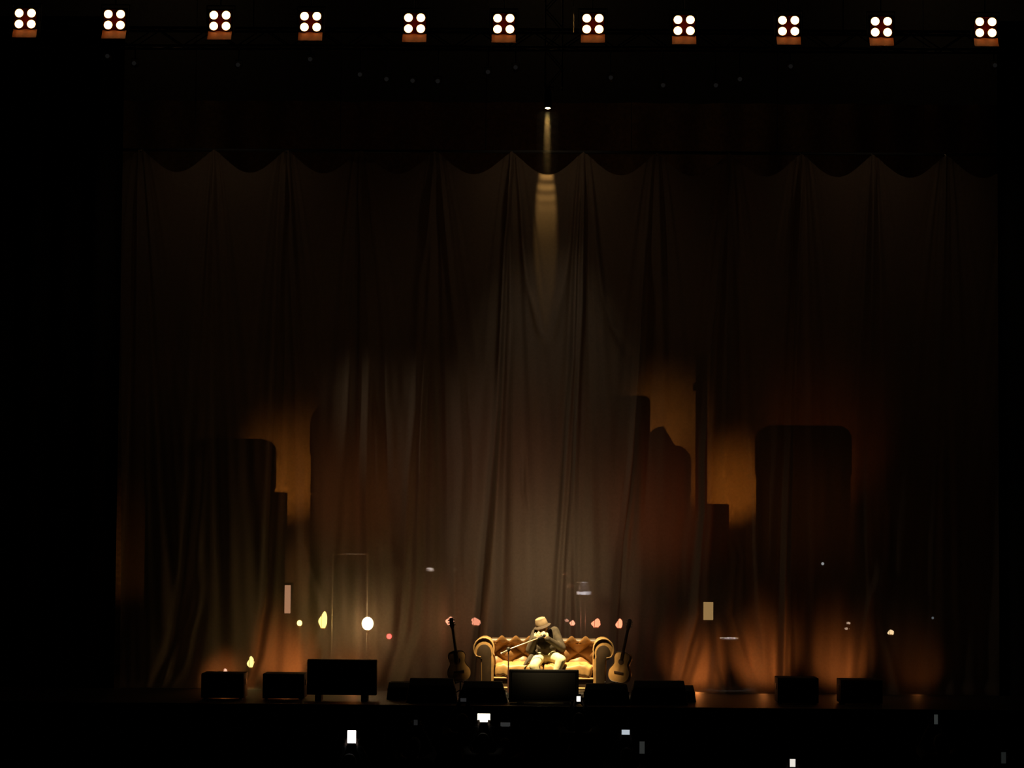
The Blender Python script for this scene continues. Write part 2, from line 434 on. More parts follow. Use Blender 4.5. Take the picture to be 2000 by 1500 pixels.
for (px, py), w in zip(SM, smw):
    p = at(px, py, T2Y - .1)
    t = thing('spotlight', 'small unlit spotlight ' + w, 'spotlight', tuple(p), 0, 'small unlit spotlights under the truss')
    MB().lathe([(.035, -.1), (.05, -.06), (.052, .02), (.046, .09), (.03, .12)], 16, (0, .1, 0), Rx(PI / 2)).build('body', M_black, t)
    MB().tube([(0, -.018, 0), (0, -.026, 0)], .036, 16).build('lens', M_dimlens, t)
    MB().box((-.062, .1, .04), (.008, .03, .12)).box((.062, .1, .04), (.008, .03, .12)).box((0, .1, .1), (.13, .03, .008)).build('yoke', M_black, t)
    MB().tube([(0, .1, .1), (0, .1, z2 - p.z - .13)], .012, 8).build('drop_pole', M_steel, t)

# vertical truss with the beam spotlight
LY = .20
lp = at(1070, 208, LY)
t = thing('hanging_truss', 'dark vertical truss column hanging above the middle of the curtain', 'truss', (lp.x + .1, LY + .25, lp.z + .35))
for sx in (-.15, .15):
    for sy in (-.15, .15): MB().tube([(sx, sy, 0), (sx, sy, CEIL - lp.z - .35)], .022, 8).build('chord', mat('grey_steel', (.10, .10, .09), .5, .5), t)
lc = MB(); L = CEIL - lp.z - .35
for k in range(int(L / .35)):
    a, b = k * .35, (k + 1) * .35; q = .15 if k % 2 else -.15
    lc.tube([(q, -.15, a), (-q, -.15, b)], .01, 6).tube([(q, .15, a), (-q, .15, b)], .01, 6).tube([(-.15, q, a), (-.15, -q, b)], .01, 6).tube([(.15, q, a), (.15, -q, b)], .01, 6)
lc.build('lacing', MATS['grey_steel'], t)
ax = Vector((-.012, -.15, -1)).normalized()
t = thing('beam_spotlight', 'small bright spotlight hanging above the curtain sending a narrow beam downward', 'spotlight', tuple(lp))
rq = ax.to_track_quat('-Z', 'Y').to_matrix()
MB().lathe([(.058, -.03), (.07, -.02), (.075, .1), (.09, .22), (.06, .3)], 20, (0, 0, 0), rq).build('body', M_black, t)
MB().ell((0, 0, -.012), (.058, .058, .030), 20, 10, rq).build('lens', glow('beam_lens', (1, .85, .5), 8), t)
MB().tube([(0, 0, .25), (.03, .05, .36), (.1, .25, .38)], .015, 8).build('arm', M_steel, t)
spot('beam_lamp', lp + ax * .07, lp + ax * 5, 560, (1, .62, .20), 13, .3, .04)
top_c = at(1070, 347, .0)
hz = MB(); hh = lp.z - top_c.z
hz.lathe([(.20, -hh - .5), (.20, .0)], 24)
tag(hz.build('haze', haze_material(), None, loc=tuple(lp + Vector((0, .12, -.09)))), 'thin stage haze lit by the narrow beam above the curtain', 'haze', kind='stuff')

# ================================================================== SOFA
SOY = -1.0                                              # back of the sofa
sx0 = at(925, 1330, SOY - .85).x; sx1 = at(1198, 1330, SOY - .85).x
SW = sx1 - sx0; scx = (sx0 + sx1) / 2
M_lea = mat('tan_leather', (.36, .21, .075), .5, 0, .3, 7, .12)
M_lead = mat('shaded_leather', (.034, .019, .008), .5, 0, .3, 7, .12)  # same leather, shade of arm fronts and back frame put in its colour
M_pipe = mat('leather_piping', (.45, .28, .12), .45)
M_wood = mat('turned_wood', (.06, .03, .015), .4)
sofa = thing('chesterfield_sofa', 'tan leather chesterfield sofa with rolled arms and buttoned back in front of the curtain', 'sofa', (scx, SOY - .45, 0))
AW = .33; IW = SW / 2 - AW
def arm_profile(sgn):
    pts = [(0, .12), (0, .60)]
    c = (.165, .68)
    for k in range(13):
        a = math.radians(200 - k * 20); pts.append((c[0] + .165 * math.cos(a), c[1] + .15 * math.sin(a)))
    pts += [(.215, .57), (.205, .12)]
    return [(sgn * (IW + x), z) for x, z in pts]
for sgn in (-1, 1):
    pr = arm_profile(sgn)
    if sgn > 0: pr = pr[::-1]
    a = MB().prism(pr, -.42, .42).build('armrest', M_lea, sofa, bevel=.014)
    a['label'] = 'left rolled arm' if sgn < 0 else 'right rolled arm'
    cx = sum(p[0] for p in pr) / len(pr)
    ins = [(cx + (x - cx) * .72, .40 + (z - .40) * .80) for x, z in pr]
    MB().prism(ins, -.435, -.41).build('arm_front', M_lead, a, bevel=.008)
    MB().tube([(x, -.425, z) for x, z in pr if z > .12] , .013, 8).build('piping', M_pipe, a)
# back with deep buttoning
def back_fn(u, v):
    x = -IW - .02 + (2 * IW + .04) * u
    z = .42 + .42 * v
    if z <= .70: y = .16 + .10 * (z - .42)
    else:
        a = (z - .70) / .14; y = .188 - .10 * math.sin(a * PI / 2) + .0; z = .70 + .13 * a
    s1 = .23
    p = x / s1 + .5; q = (z - .745) / .14
    du = abs(math.sin(PI * (p + q) / 2 * 1.0)); dv = abs(math.sin(PI * (p - q) / 2 * 1.0))
    b = math.sqrt(max(0, du * dv))
    if z > .745:
        b = max(b * .0, abs(math.sin(PI * p)) ** .5 * (1 - min(1, (z - .745) / .1) * .4) * .9 + .1)
    if z > .745:                                         # scalloped crest of the pleated roll
        cr = .5 + .5 * math.cos(2 * PI * p + PI); z += (cr - .75) * .075 * min(1, (z - .745) / .06)
        y -= .02 * cr
    return (x, y - .085 * b, z)
bk = MB().grid(back_fn, 170, 60)
bk.build('backrest', mat('half_shaded_leather', (.19, .10, .034), .45, 0, .3, 7, .12), sofa)  # same leather again, shade in its colour so the lit crest stands out
MB().box((0, .33, .46), (2 * IW + .1, .16, .68)).tube([(-IW - .05, .29, .725), (IW + .05, .29, .725)], .085, 20).build('back_frame', M_lead, sofa, bevel=.0)
n = int(2 * IW / .23) + 2
for r, z in ((0, .745), (1, .605)):
    for k in range(-5, 6):
        x = (k + (.5 if r == 0 else 0) - .5 * 0) * .23
        x = (k - .5) * .23 if r == 0 else k * .23
        if abs(x) < IW - .02:
            MB().ell((x, .172 - (.0 if r == 0 else .005), z), (.013, .009, .013), 10, 6).build('button', M_lead, sofa)
# seat, cushions
MB().box((0, .0, .215), (2 * IW + .02, .80, .17)).build('seat_base', M_lead, sofa, bevel=.02)
MB().tube([(-IW, -.412, .285), (IW, -.412, .285)], .014, 8).tube([(-IW, -.412, .15), (IW, -.412, .15)], .014, 8).build('front_rail', M_pipe, sofa)
def cushion(x0, x1, y0, y1, z0, z1, seed):
    m = MB(); cx, cy, cz = (x0 + x1) / 2, (y0 + y1) / 2, (z0 + z1) / 2
    hx, hy, hzz = (x1 - x0) / 2, (y1 - y0) / 2, (z1 - z0) / 2
    r2 = random.Random(seed); ph = [r2.uniform(0, 6) for _ in range(6)]
    def fn(u, v):
        a = 2 * PI * u; b = PI * (v - .5)
        sp = lambda c, e: math.copysign(abs(c) ** e, c)
        x = sp(math.cos(b), .35) * sp(math.cos(a), .28); y = sp(math.cos(b), .35) * sp(math.sin(a), .28); z = sp(math.sin(b), .42)
        wv = .010 * math.sin(9 * x + 4 * y + ph[0]) + .008 * math.sin(14 * y - 5 * x + ph[1]) + .006 * math.sin(22 * x + ph[2])
        return (cx + x * hx, cy + y * hy + wv * .5, cz + z * (hzz + .02 * (1 - x * x) * (1 - y * y)) + wv)
    m.grid(fn, 96, 32); return m
for i, (a, b) in enumerate(((-IW + .01, -.005), (.005, IW - .01))):
    cu = cushion(a, b, -.44, .17, .285, .475, i).build('seat_cushion', M_lea, sofa)
for sx in (-1, 1):
    for y in (-.34, .34):
        MB().lathe([(.02, 0), (.035, .02), (.045, .06), (.03, .09), (.05, .13)], 16, (sx * (IW + .1), y, 0)).build('foot', M_wood, sofa)
SOC = Vector((scx, SOY - .45, 0)); sofa.scale = (1, 1, 1.19)

# ================================================================== SEATED MAN
M_skin = mat('skin', (.70, .44, .27), .5)
M_jack = mat('brown_jacket', (.036, .027, .016), .85, var=.35, scale=18, bump=.1)
M_trs = mat('khaki_trousers', (.60, .57, .35), .85, var=.2, scale=18, bump=.1)
M_hat = mat('felt_hat', (.26, .19, .12), .9)
M_band = mat('dark_hat_brim', (.05, .035, .025), .9)
M_hair = mat('dark_hair', (.03, .02, .015), .7, scale=60, bump=.3)
M_shoe = mat('pale_boot', (.30, .24, .15), .6)
man = thing('person', 'person in hat and dark jacket sitting on the sofa, hands cupped at the mouth', 'person', (at(1064, 1300, SOC.y).x, SOC.y + .02, 0))
MO = Vector(man.location)
def L(px, py, y):                                        # local point of the man at depth y (relative to him)
    return at(px, py, MO.y + y) - MO
hd = L(1059, 1226, -.14)                                 # head centre
hr = Rx(.22) @ Ry(-.12)
def H(v): return hd + hr @ Vector(v)
nk = L(1066, 1241, -.02)
shR = L(1047, 1237, -.02); shL = L(1083, 1233, -.0)
elR = L(1034, 1270, -.20); elL = L(1098, 1266, -.16)
waR = L(1044, 1248, -.29); waL = L(1070, 1248, -.30)
hip = Vector((.01, .0, .68))
body = MB()
body.ell(hd, (.076, .096, .115), 20, 14, hr)
body.ell(H((0, -.035, -.06)), (.058, .062, .062), 16, 10)
body.ell(H((0, -.075, -.012)), (.03, .03, .03), 12, 8)                    # brow/cheek mass
body.cap(H((0, -.092, .012)), .009, H((0, -.116, -.022)), .015)          # nose
body.cap(H((-.022, -.094, -.052)), .009, H((.022, -.094, -.052)), .009)  # lips
for s in (-1, 1):
    body.ell(H((s * .078, .012, -.012)), (.012, .022, .033), 10, 8, hr)  # ears
    body.ell(H((s * .035, -.072, -.03)), (.025, .025, .025), 12, 8)
body.cap(H((0, .02, -.08)), .055, nk, .06)
body.chain([(nk, .065), (hip + Vector((0, .02, .25)), .12), (hip, .13)])
for s, sh, el, wa in ((-1, shR, elR, waR), (1, shL, elL, waL)):
    body.chain([(nk, .06), (sh, .055), (el, .042), (wa, .030)])
def hand(mb, wrist, target, side, curl=.9, sz=1.0):
    """palm from wrist toward target; fingers wrapping; side=+1 thumb up"""
    w = Vector(wrist); d = (Vector(target) - w).normalized()
    up = Vector((0, 0, 1)); n = d.cross(up).normalized() * side       # across-palm normal
    up = n.cross(d).normalized() * side
    pal = w + d * .055 * sz
    for k in range(4):
        o = up * (.026 - .0175 * k) * sz
        mb.cap(w + d * .012 + o * .5, .017 * sz, w + d * .085 * sz + o, .0125 * sz, 10)
        ln = (.040, .045, .042, .033)[k] * sz
        a = w + d * .088 * sz + o
        b = a + (d * math.cos(curl * .6) + n * math.sin(curl * .6)) * ln
        c = b + (d * math.cos(curl * 1.5) + n * math.sin(curl * 1.5)) * ln * .7
        e = c + (d * math.cos(curl * 2.2) + n * math.sin(curl * 2.2)) * ln * .5
        mb.chain([(a, .0105 * sz), (b, .0095 * sz), (c, .0085 * sz), (e, .0075 * sz)], 8)
    t0 = w + d * .03 * sz + up * .025 * sz; t1 = t0 + (up * .5 + d * .6 + n * .5).normalized() * .04 * sz; t2 = t1 + (d * .8 + n * .7).normalized() * .03 * sz
    mb.chain([(t0, .014 * sz), (t1, .011 * sz), (t2, .009 * sz)], 8)
mouth = H((0, -.105, -.055))
hand(body, waR, mouth + Vector((-.045, -.055, -.01)), -1, 1.0, 1.12)
hand(body, waL, mouth + Vector((.01, -.075, -.01)), 1, 1.0, 1.12)
knR = L(1043, 1299, -.50); knL = L(1096, 1289, -.44)
anL = Vector((.08, -.40, .10)); anR = Vector((-.06, -.46, .10))
body.chain([(hip + Vector((-.09, 0, 0)), .085), (knR, .055), (anR, .04)])
body.chain([(hip + Vector((.09, 0, 0)), .085), (knL, .055), (anL, .04)])
body.remesh('body', M_skin, man, .008, 2)
jk = MB()
jk.ell(nk + Vector((0, .02, -.045)), (.11, .09, .06))
jk.chain([(nk + Vector((0, .0, -.08)), .115), (hip + Vector((0, -.0, .26)), .165), (hip + Vector((0, .01, .05)), .165)])
jk.ell(hip + Vector((0, -.05, .15)), (.19, .14, .13))
for sh, el, wa in ((shR, elR, waR), (shL, elL, waL)):
    jk.chain([(nk + Vector((0, .0, -.06)), .085), (sh, .082), (el, .064), (wa, .046)])
    jk.ell(wa, (.05, .05, .05))
hood = nk + Vector((.015, .09, .0))
jk.tube([hood + Vector((.11 * math.cos(a), -.05 + .07 * math.sin(a), .02 * math.sin(a))) for a in [k * PI / 8 for k in range(-2, 11)]], .045, 12)
jk.chain([(hip + Vector((-.16, -.10, .08)), .05), (L(1030, 1291, -.36), .032), (L(1024, 1299, -.42), .022)])     # hanging jacket corner
jk.remesh('jacket', M_jack, man, .011, 5)
# jacket opening: zip line
zp = MB(); zp.tube([nk + Vector((-.01, -.10, -.11)), hip + Vector((-.015, -.185, .25)), hip + Vector((-.01, -.205, .12))], .008, 8)
zp.build('zip', M_steel, man)
tr = MB()
tr.ell(hip, (.19, .15, .12))
tr.chain([(hip + Vector((-.09, -.02, -.0)), .105), (knR + Vector((0, 0, -.015)), .082), (anR + Vector((0, 0, .03)), .062)])
tr.chain([(hip + Vector((.09, -.02, .0)), .105), (knL, .082), (anL + Vector((0, 0, .03)), .062)])
tr.remesh('trousers', M_trs, man, .011, 4)
for an, d in ((anR, Vector((-.02, -.17, -.045))), (anL, Vector((.03, -.17, -.045)))):
    s = MB().chain([(an, .05), (an + d * .45 + Vector((0, 0, -.015)), .046), (an + d, .036)])
    s.box(an + Vector((-.01, -.075, -.085)), (.09, .26, .02))
    s.remesh('shoe', M_shoe, man, .008, 3)
hr2 = Rx(.15) @ Ry(-.30)
hb = H((.0, .01, .045))
MB().lathe([(.103, -.006), (.105, .02), (.096, .07), (.084, .11), (.05, .125), (.012, .112)], 28, hb, hr2).build('hat', M_hat, man)
br = MB()
def brim(u, v):
    a = 2 * PI * u; r = .098 + .052 * v
    return hb + hr2 @ Vector((r * math.cos(a), r * 1.08 * math.sin(a), .0 - .02 * v * (1 + .8 * math.sin(a) ** 2 * (1 if math.sin(a) < 0 else .4))))
br.grid(brim, 40, 4)
bo = br.build('hat_brim', M_band, man); md = bo.modifiers.new('s', 'SOLIDIFY'); md.thickness = .006
hm = MB()
for s in (-1, 1):
    hm.chain([(H((s * .07, .03, .02)), .022), (H((s * .078, .03, -.05)), .024), (H((s * .075, .045, -.11)), .02)])
hm.ell(H((0, .05, -.02)), (.078, .06, .09))
hm.remesh('hair', M_hair, man, .01, 3)
bd = MB(); bd.chain([(H((-.05, -.05, -.075)), .02), (H((-.02, -.085, -.095)), .022), (H((.02, -.085, -.095)), .022), (H((.05, -.05, -.075)), .02)])
bd.remesh('beard', M_hair, man, .007, 3)
for s in (-1, 1):
    e = MB().ell(H((s * .031, -.088, .006)), (.012, .008, .008), 10, 8).build('eye', mat('eye_dark', (.05, .04, .03), .2), man)
# harmonica held in the cupped hands
hmw = MO + mouth + Vector((-.01, -.04, -.022))
ha = thing('harmonica', 'small silver harmonica held between the cupped hands of the seated person', 'harmonica', tuple(hmw))
MB().box((0, 0, .0), (.105, .026, .010)).build('comb', M_black, ha)
MB().box((0, 0, .010), (.10, .028, .010)).box((0, 0, -.010), (.10, .028, .010)).build('cover_plate', M_chrome, ha, bevel=.003)

# microphone stand with boom
ba = at(993, 1300, SOC.y - .66)
ms = thing('microphone_stand', 'black microphone stand with a raised boom arm left of the seated person', 'microphone stand', (ba.x, SOC.y - .66, 0))
B0 = Vector(ms.location)
jn = at(993, 1270, B0.y) - B0; e0 = at(978, 1277, B0.y) - B0; e1 = at(1050, 1247, MO.y - .42) - B0
for k in range(3):
    a = math.radians(90 + 120 * k); MB().tube([(0, 0, .10), (.28 * math.cos(a), .28 * math.sin(a), .012)], .011, 8).build('leg', M_black, ms)
MB().tube([(0, 0, .03), (0, 0, .12)], .022, 12).build('leg_collar', M_black, ms)
MB().tube([(0, 0, .1), (0, 0, jn.z * .6)], .014, 12).tube([(0, 0, jn.z * .6), (0, 0, jn.z)], .011, 12).build('pole', mat('dark_red_pole', (.05, .018, .012), .5), ms)
MB().ell((0, 0, jn.z + .015), (.035, .03, .04)).build('boom_clutch', M_black, ms)
MB().tube([e0, jn + Vector((0, -.02, .012)), e1], .009, 10).build('boom', mat('satin_metal', (.62, .48, .36), .35, .6), ms)
MB().tube([e0, e0 + (e1 - e0).normalized() * .13], .018, 12).build('counterweight', MATS['satin_metal'], ms)
dv = (e1 - e0).normalized()
mc = thing('microphone', 'small vocal microphone at the end of the boom in front of the mouth', 'microphone', tuple(B0 + e1))
MB().tube([-dv * .0, dv * .10], [.014, .02], 14).build('handle', M_black, mc)
MB().ell(dv * .125, (.027, .027, .027)).build('grille', M_steel, mc)

# ================================================================== GUITARS
M_spruce = mat('spruce_top', (.50, .28, .10), .45, scale=5)
M_rose = mat('dark_wood', (.05, .025, .014), .5)
def guitar(px, py_bot, tilt, rz, label, Y):
    b = at(px, py_bot, Y)
    g = thing('acoustic_guitar', label, 'guitar', (b.x, Y, b.z), 0, 'acoustic guitars beside the sofa')
    g.rotation_euler = (-.16, tilt, rz)
    out = []
    ks = [(0, .0), (.10, .004), (.165, .05), (.19, .125), (.18, .195), (.145, .25), (.123, .30), (.13, .35), (.142, .40), (.13, .455), (.09, .485), (.03, .495)]
    # smooth with catmull
    pts = [(-ks[1][0], ks[1][1])] + ks + [(-.03, .495)]
    half = []
    for i in range(1, len(pts) - 2):
        p = pts[i - 1:i + 3]
        for s in range(5):
            t = s / 5
            f = lambda a, b, c, d: .5 * (2 * b + (c - a) * t + (2 * a - 5 * b + 4 * c - d) * t * t + (-a + 3 * b - 3 * c + d) * t ** 3)
            half.append((f(*[q[0] for q in p]), f(*[q[1] for q in p])))
    poly = half + [(-x, z) for x, z in half[::-1] if x > .002]
    bo = MB().prism(poly, 0, .10).build('body', M_spruce, g, bevel=.005)
    MB().tube([(x, -.002, z) for x, z in poly] + [(poly[0][0], -.002, poly[0][1])], .005, 6).build('binding', M_rose, bo)
    MB().tube([(0, -.003, .335), (0, .0, .335)], .050, 28).build('sound_hole', M_rose, bo)
    MB().box((0, -.008, .155), (.17, .014, .030)).build('bridge', M_rose, bo, bevel=.004)
    MB().prism([(-.028, .37), (.028, .37), (.022, .86), (-.022, .86)], -.016, .014).build('neck', M_rose, g, bevel=.005)
    hs = MB().prism([(-.022, .86), (.022, .86), (.037, .90), (.034, 1.03), (.0, 1.045), (-.034, 1.03), (-.037, .90)], -.006, .012).build('headstock', M_rose, g, bevel=.003)
    for s in (-1, 1):
        for k in range(3): MB().tube([(s * .033, .004, .92 + .04 * k), (s * .058, .004, .92 + .04 * k)], .007, 8).build('tuning_peg', M_chrome, hs)
    for k in range(6): MB().tube([(-.02 + .008 * k, -.018, .16), (-.015 + .006 * k, -.019, .88)], .0009, 4).build('string', M_chrome, g)
    st = thing('guitar_stand', 'black tripod stand holding the guitar at the ' + label.split(' at the ')[1], 'guitar stand', (b.x, Y + .16, 0), rz, 'guitar stands')
    MB().tube([(0, .05, .03), (0, .02, b.z + .32)], .013, 8).build('pole', M_black, st)
    for a in (-.5, .5): MB().tube([(0, .04, .14), (.26 * math.sin(a) * 2, -.24, .012)], .011, 8).build('leg', M_black, st)
    MB().tube([(0, .05, .14), (0, .28, .012)], .011, 8).build('leg', M_black, st)
    MB().tube([(-.10, -.22, b.z + .0), (-.10, -.20, b.z - .035), (0, .045, b.z - .02), (.10, -.20, b.z - .035), (.10, -.22, b.z + .0)], .010, 8).build('cradle', M_black, st)
    return g
guitar(899, 1330, -.145, .12, 'pale acoustic guitar leaning upright at the left end of the sofa', SOC.y - .56)
guitar(1205, 1332, .145, -.5, 'acoustic guitar in shadow leaning upright at the right end of the sofa', SOC.y - .56)

# ================================================================== SCREENS, SPEAKERS, WEDGES
def screen_box(px0, px1, py0, py1, Y, label):
    a = at(px0, py0, Y); b = at(px1, py1, Y); w = b.x - a.x; zb = max(b.z, .012); h = a.z - zb; zc = zb + h / 2
    t = thing('video_monitor', label, 'monitor', ((a.x + b.x) / 2, Y, 0), 0, 'screen backs facing the stage')
    MB().box((0, .08, zc), (w, .16, h)).build('casing', M_cab, t, bevel=.012)
    MB().box((0, -.006, zc), (w * .91, .014, h * .84)).build('rear_panel', M_grille, t, bevel=.004)
    fr = MB()
    for sz in (-1, 1): fr.box((0, -.004, zc + sz * h * .465), (w * .985, .02, h * .05))
    for sx in (-1, 1): fr.box((sx * w * .478, -.004, zc), (w * .03, .02, h * .9))
    fr.build('frame', mat('frame_black', (.008, .008, .009), .6), t)
    for sx in (-1, 1):
        MB().box((sx * w * .33, .08, zb / 2), (.10, .34, zb)).build('foot', M_black, t)
    return t
screen_box(600, 735, 1288, 1358, -2.6, 'large black screen back standing on the deck left of the wedges')
screen_box(994, 1130, 1308, 1385, -2.75, 'large black screen back standing in front of the sofa')
def speaker_box(px0, px1, py0, Y, label, d=.55):
    a = at(px0, py0, Y); b = at(px1, py0, Y); w = b.x - a.x; h = a.z
    t = thing('speaker_cabinet', label, 'speaker', ((a.x + b.x) / 2, Y, 0), 0, 'low black speaker cabinets on the stage edge')
    MB().box((0, d / 2, h / 2 + .01), (w, d, h - .02)).build('cabinet', M_cab, t, bevel=.012)
    MB().box((0, -.005, h / 2), (w * .9, .02, h * .86)).build('grille', M_grille, t, bevel=.005)
    for sx in (-1, 1): MB().box((sx * (w / 2 + .002), d * .5, h * .65), (.012, .18, .09)).build('side_handle', M_black, t, bevel=.003)
    for sx in (-1, 1):
        for sy in (.08, d - .08): MB().tube([(sx * w * .42, sy, 0), (sx * w * .42, sy, .02)], .025, 10).build('rubber_foot', M_black, t)
speaker_box(393, 476, 1315, -2.5, 'low black speaker cabinet farthest left on the stage edge')
speaker_box(513, 594, 1316, -2.5, 'low black speaker cabinet between the leftmost cabinet and the left screen')
speaker_box(1519, 1599, 1324, -2.5, 'low black speaker cabinet right of the middle, left of the two on the right')
speaker_box(1642, 1724, 1328, -2.5, 'low black speaker cabinet farthest right on the stage edge')
def wedge(px0, px1, py0, Y, label, sl=.06):
    a = at(px0, py0, Y); b = at(px1, py0, Y); w = b.x - a.x; h = a.z
    t = thing('wedge_monitor', label, 'stage monitor', ((a.x + b.x) / 2, Y, 0), 0, 'floor wedge monitors')
    # sloping grille faces the stage; squared back toward the hall
    prof = [(0, .0), (0, h * .72), (.10, h), (.20, h), (.56, h * .28), (.56, 0)]
    m = MB(); n = len(prof)
    vs = [(-w / 2 + (sl * z / h), y, z) for y, z in prof] + [(w / 2 - (sl * z / h), y, z) for y, z in prof]
    m.add(vs, [tuple(range(n)), tuple(range(n, 2 * n))[::-1]] + [(i, i + n, (i + 1) % n + n, (i + 1) % n) for i in range(n)])
    m.build('cabinet', M_cab, t, bevel=.010)
    g = Vector((0, .38 + .012, h * .64 + .012)); sl_a = math.atan2(h * .72, .36)
    MB().box(g, (w * .78, .36, .014), Rx(-sl_a)).build('grille', M_grille, t)
    MB().box((0, -.004, h * .4), (w * .4, .012, h * .3)).build('connector_plate', M_black, t)
    for sx in (-1, 1): MB().box((sx * (w / 2 - sl * .5), .2, h * .5), (.02, .14, .06)).build('side_handle', M_black, t)
wedge(755, 812, 1333, -2.25, 'small black wedge monitor at the left end of the wedge row', .03)
wedge(793, 892, 1325, -2.9, 'black wedge monitor left of the guitar, second in the wedge row')
wedge(894, 992, 1331, -2.85, 'black wedge monitor in front of the left guitar and sofa arm', .10)
wedge(1138, 1232, 1336, -2.9, 'black wedge monitor in front of the right sofa arm')
wedge(1232, 1344, 1330, -2.85, 'broad black wedge monitor right of the sofa, fifth in the row')
wedge(1318, 1360, 1341, -2.2, 'small black wedge monitor at the right end of the wedge row', .04)

# ================================================================== BEHIND THE CURTAIN
M_case = mat('case_black', (.018, .014, .011), .8)
M_cover = mat('dust_cover', (.030, .022, .017), .95, bump=.1)
def tower(px0, px1, py, Y, label, d=.7, shoulder=.18, name='covered_stack', slope=0, z0=0):
    a = at(px0, py, Y); b = at(px1, py, Y); w = b.x - a.x; h = a.z
    t = thing(name, label, 'equipment', ((a.x + b.x) / 2, Y, 0), 0, 'dark equipment stacks behind the curtain')
    n = max(2, int(h / 1.2)); top = h - max(.5, shoulder + .15)
    for k in range(n):
        MB().box((0, d / 2, top * (k + .5) / n), (w - .04, d - .04, top / n - .01)).build('case', M_case, t, bevel=.02)
    sh = min(shoulder, w / 2 - .01)
    pr = [(-w / 2, top - .4), (-w / 2, h - sh)]
    for k in range(1, 7): q = PI / 2 * k / 6; pr.append((-w / 2 + sh - sh * math.cos(q), h - sh + sh * math.sin(q)))
    for k in range(0, 6): q = PI / 2 * k / 6; pr.append((w / 2 - sh + sh * math.sin(q), h - slope - sh + sh * math.cos(q)))
    pr += [(w / 2, h - slope - sh), (w / 2, top - .4 - slope)]
    MB().prism(pr, 0, d).build('cover', M_cover, t, bevel=.01)
    return t
tower(283, 386, 868, 1.6, 'dark covered equipment stack far left behind the sheer curtain', .7, .35)
tower(384, 531, 856, 2.5, 'tall dark covered stack with a rounded top at left behind the sheer curtain', .8, .22)
tower(527, 557, 961, 1.7, 'narrow dark case column left of the amber slot behind the curtain', .4, .02)
tower(606, 900, 781, 2.6, 'broad tallest dark covered stack left of middle behind the sheer curtain', .9, .45)
tower(910, 1150, 800, 3.1, 'wide dark covered stack directly behind the sofa, upstage', .9, .3)
tower(1160, 1270, 772, 2.2, 'dark covered stack with a small shoulder right of middle', .8, .12)
tower(1264, 1350, 832, 3.1, 'dark covered stack with a sloping top left of the amber strip', .8, .3, slope=.35)
tower(1374, 1424, 984, 1.8, 'short dark case stack under the bright amber strip', .5, .03)
tower(1482, 1664, 830, 2.4, 'square dark covered stack at right behind the sheer curtain', .8, .25)
# slim light tower right of middle
b = at(1371, 690, 1.45)
lt = thing('light_stand', 'tall slim dark light stand right of middle behind the curtain', 'light stand', (b.x, 1.45, 0))
for sx in (-.08, .08):
    for sy in (0, .16): MB().tube([(sx, sy, .05), (sx, sy, b.z)], .02, 8).build('upright', M_case, lt)
MB().box((0, .08, b.z / 2 + .4), (.15, .02, b.z - .9)).build('cable_run', M_case, lt)
MB().box((0, .08, .03), (.4, .4, .06)).build('base_plate', M_case, lt)
hx = at(1357, 755, 1.45); MB().box((hx.x - b.x + .03, -.02, hx.z), (.12, .2, .14)).build('lamp_head', M_case, lt, bevel=.02)

# potted palms and plants as dark silhouettes
M_leaf = mat('dark_leaf', (.030, .032, .018), .7)
M_pot = mat('clay_pot', (.06, .03, .02), .8)
def plant(px, py_top, Y, spread, nl, label, seed):
    r = random.Random(seed); b = at(px, py_top, Y); H_ = b.z
    t = thing('potted_palm', label, 'plant', (b.x, Y, 0), 0, 'potted palms behind the curtain')
    MB().lathe([(.14, 0), (.20, .32), (.22, .34), (.20, .36), (.17, .33)], 20).build('pot', M_pot, t)
    MB().tube([(0, 0, .3), (.03, .0, H_ * .35), (.0, 0, H_ * .58)], [.05, .04, .025], 10).build('trunk', M_leaf, t)
    for k in range(nl):
        a = 2 * PI * k / nl + r.uniform(-.3, .3); el = r.uniform(.3, 1.35); Ln = r.uniform(.75, 1.05) * H_ * .48
        m = MB(); z0 = H_ * (.45 + .13 * r.random())
        pts = []
        for i in range(9):
            q = i / 8; rr = Ln * spread * q * math.cos(el); zz = z0 + Ln * (math.sin(el) * q * 1.0 - .35 * q * q * math.cos(el))
            pts.append(Vector((rr * math.cos(a), rr * math.sin(a) * .7, zz)))
        sd = Vector((-math.sin(a), math.cos(a), 0)); wd = .11 * H_ / 2
        vs = []; fs = []
        for i, p in enumerate(pts):
            wq = wd * math.sin(PI * min(1, .08 + i / 8.6)) ** .7
            vs += [p - sd * wq - Vector((0, 0, wq * .3)), p + Vector((0, 0, .01)), p + sd * wq - Vector((0, 0, wq * .3))]
        for i in range(8):
            fs += [(3 * i, 3 * i + 1, 3 * i + 4, 3 * i + 3), (3 * i + 1, 3 * i + 2, 3 * i + 5, 3 * i + 4)]
        m.add(vs, fs).tube(pts, .008, 5)
        m.build('frond', M_leaf, t)
plant(765, 962, 1.75, .5, 22, 'dark bushy potted palm left of the left guitar behind the curtain', 1)
plant(1618, 1000, 1.5, .42, 22, 'dark potted palm behind the curtain above the right speaker cabinets, left one', 2)
plant(1730, 985, 1.5, .42, 22, 'dark potted palm behind the curtain above the right speaker cabinets, right one', 3)
plant(1262, 1165, 1.0, .8, 16, 'low dark potted palm right of the sofa behind the curtain', 4)

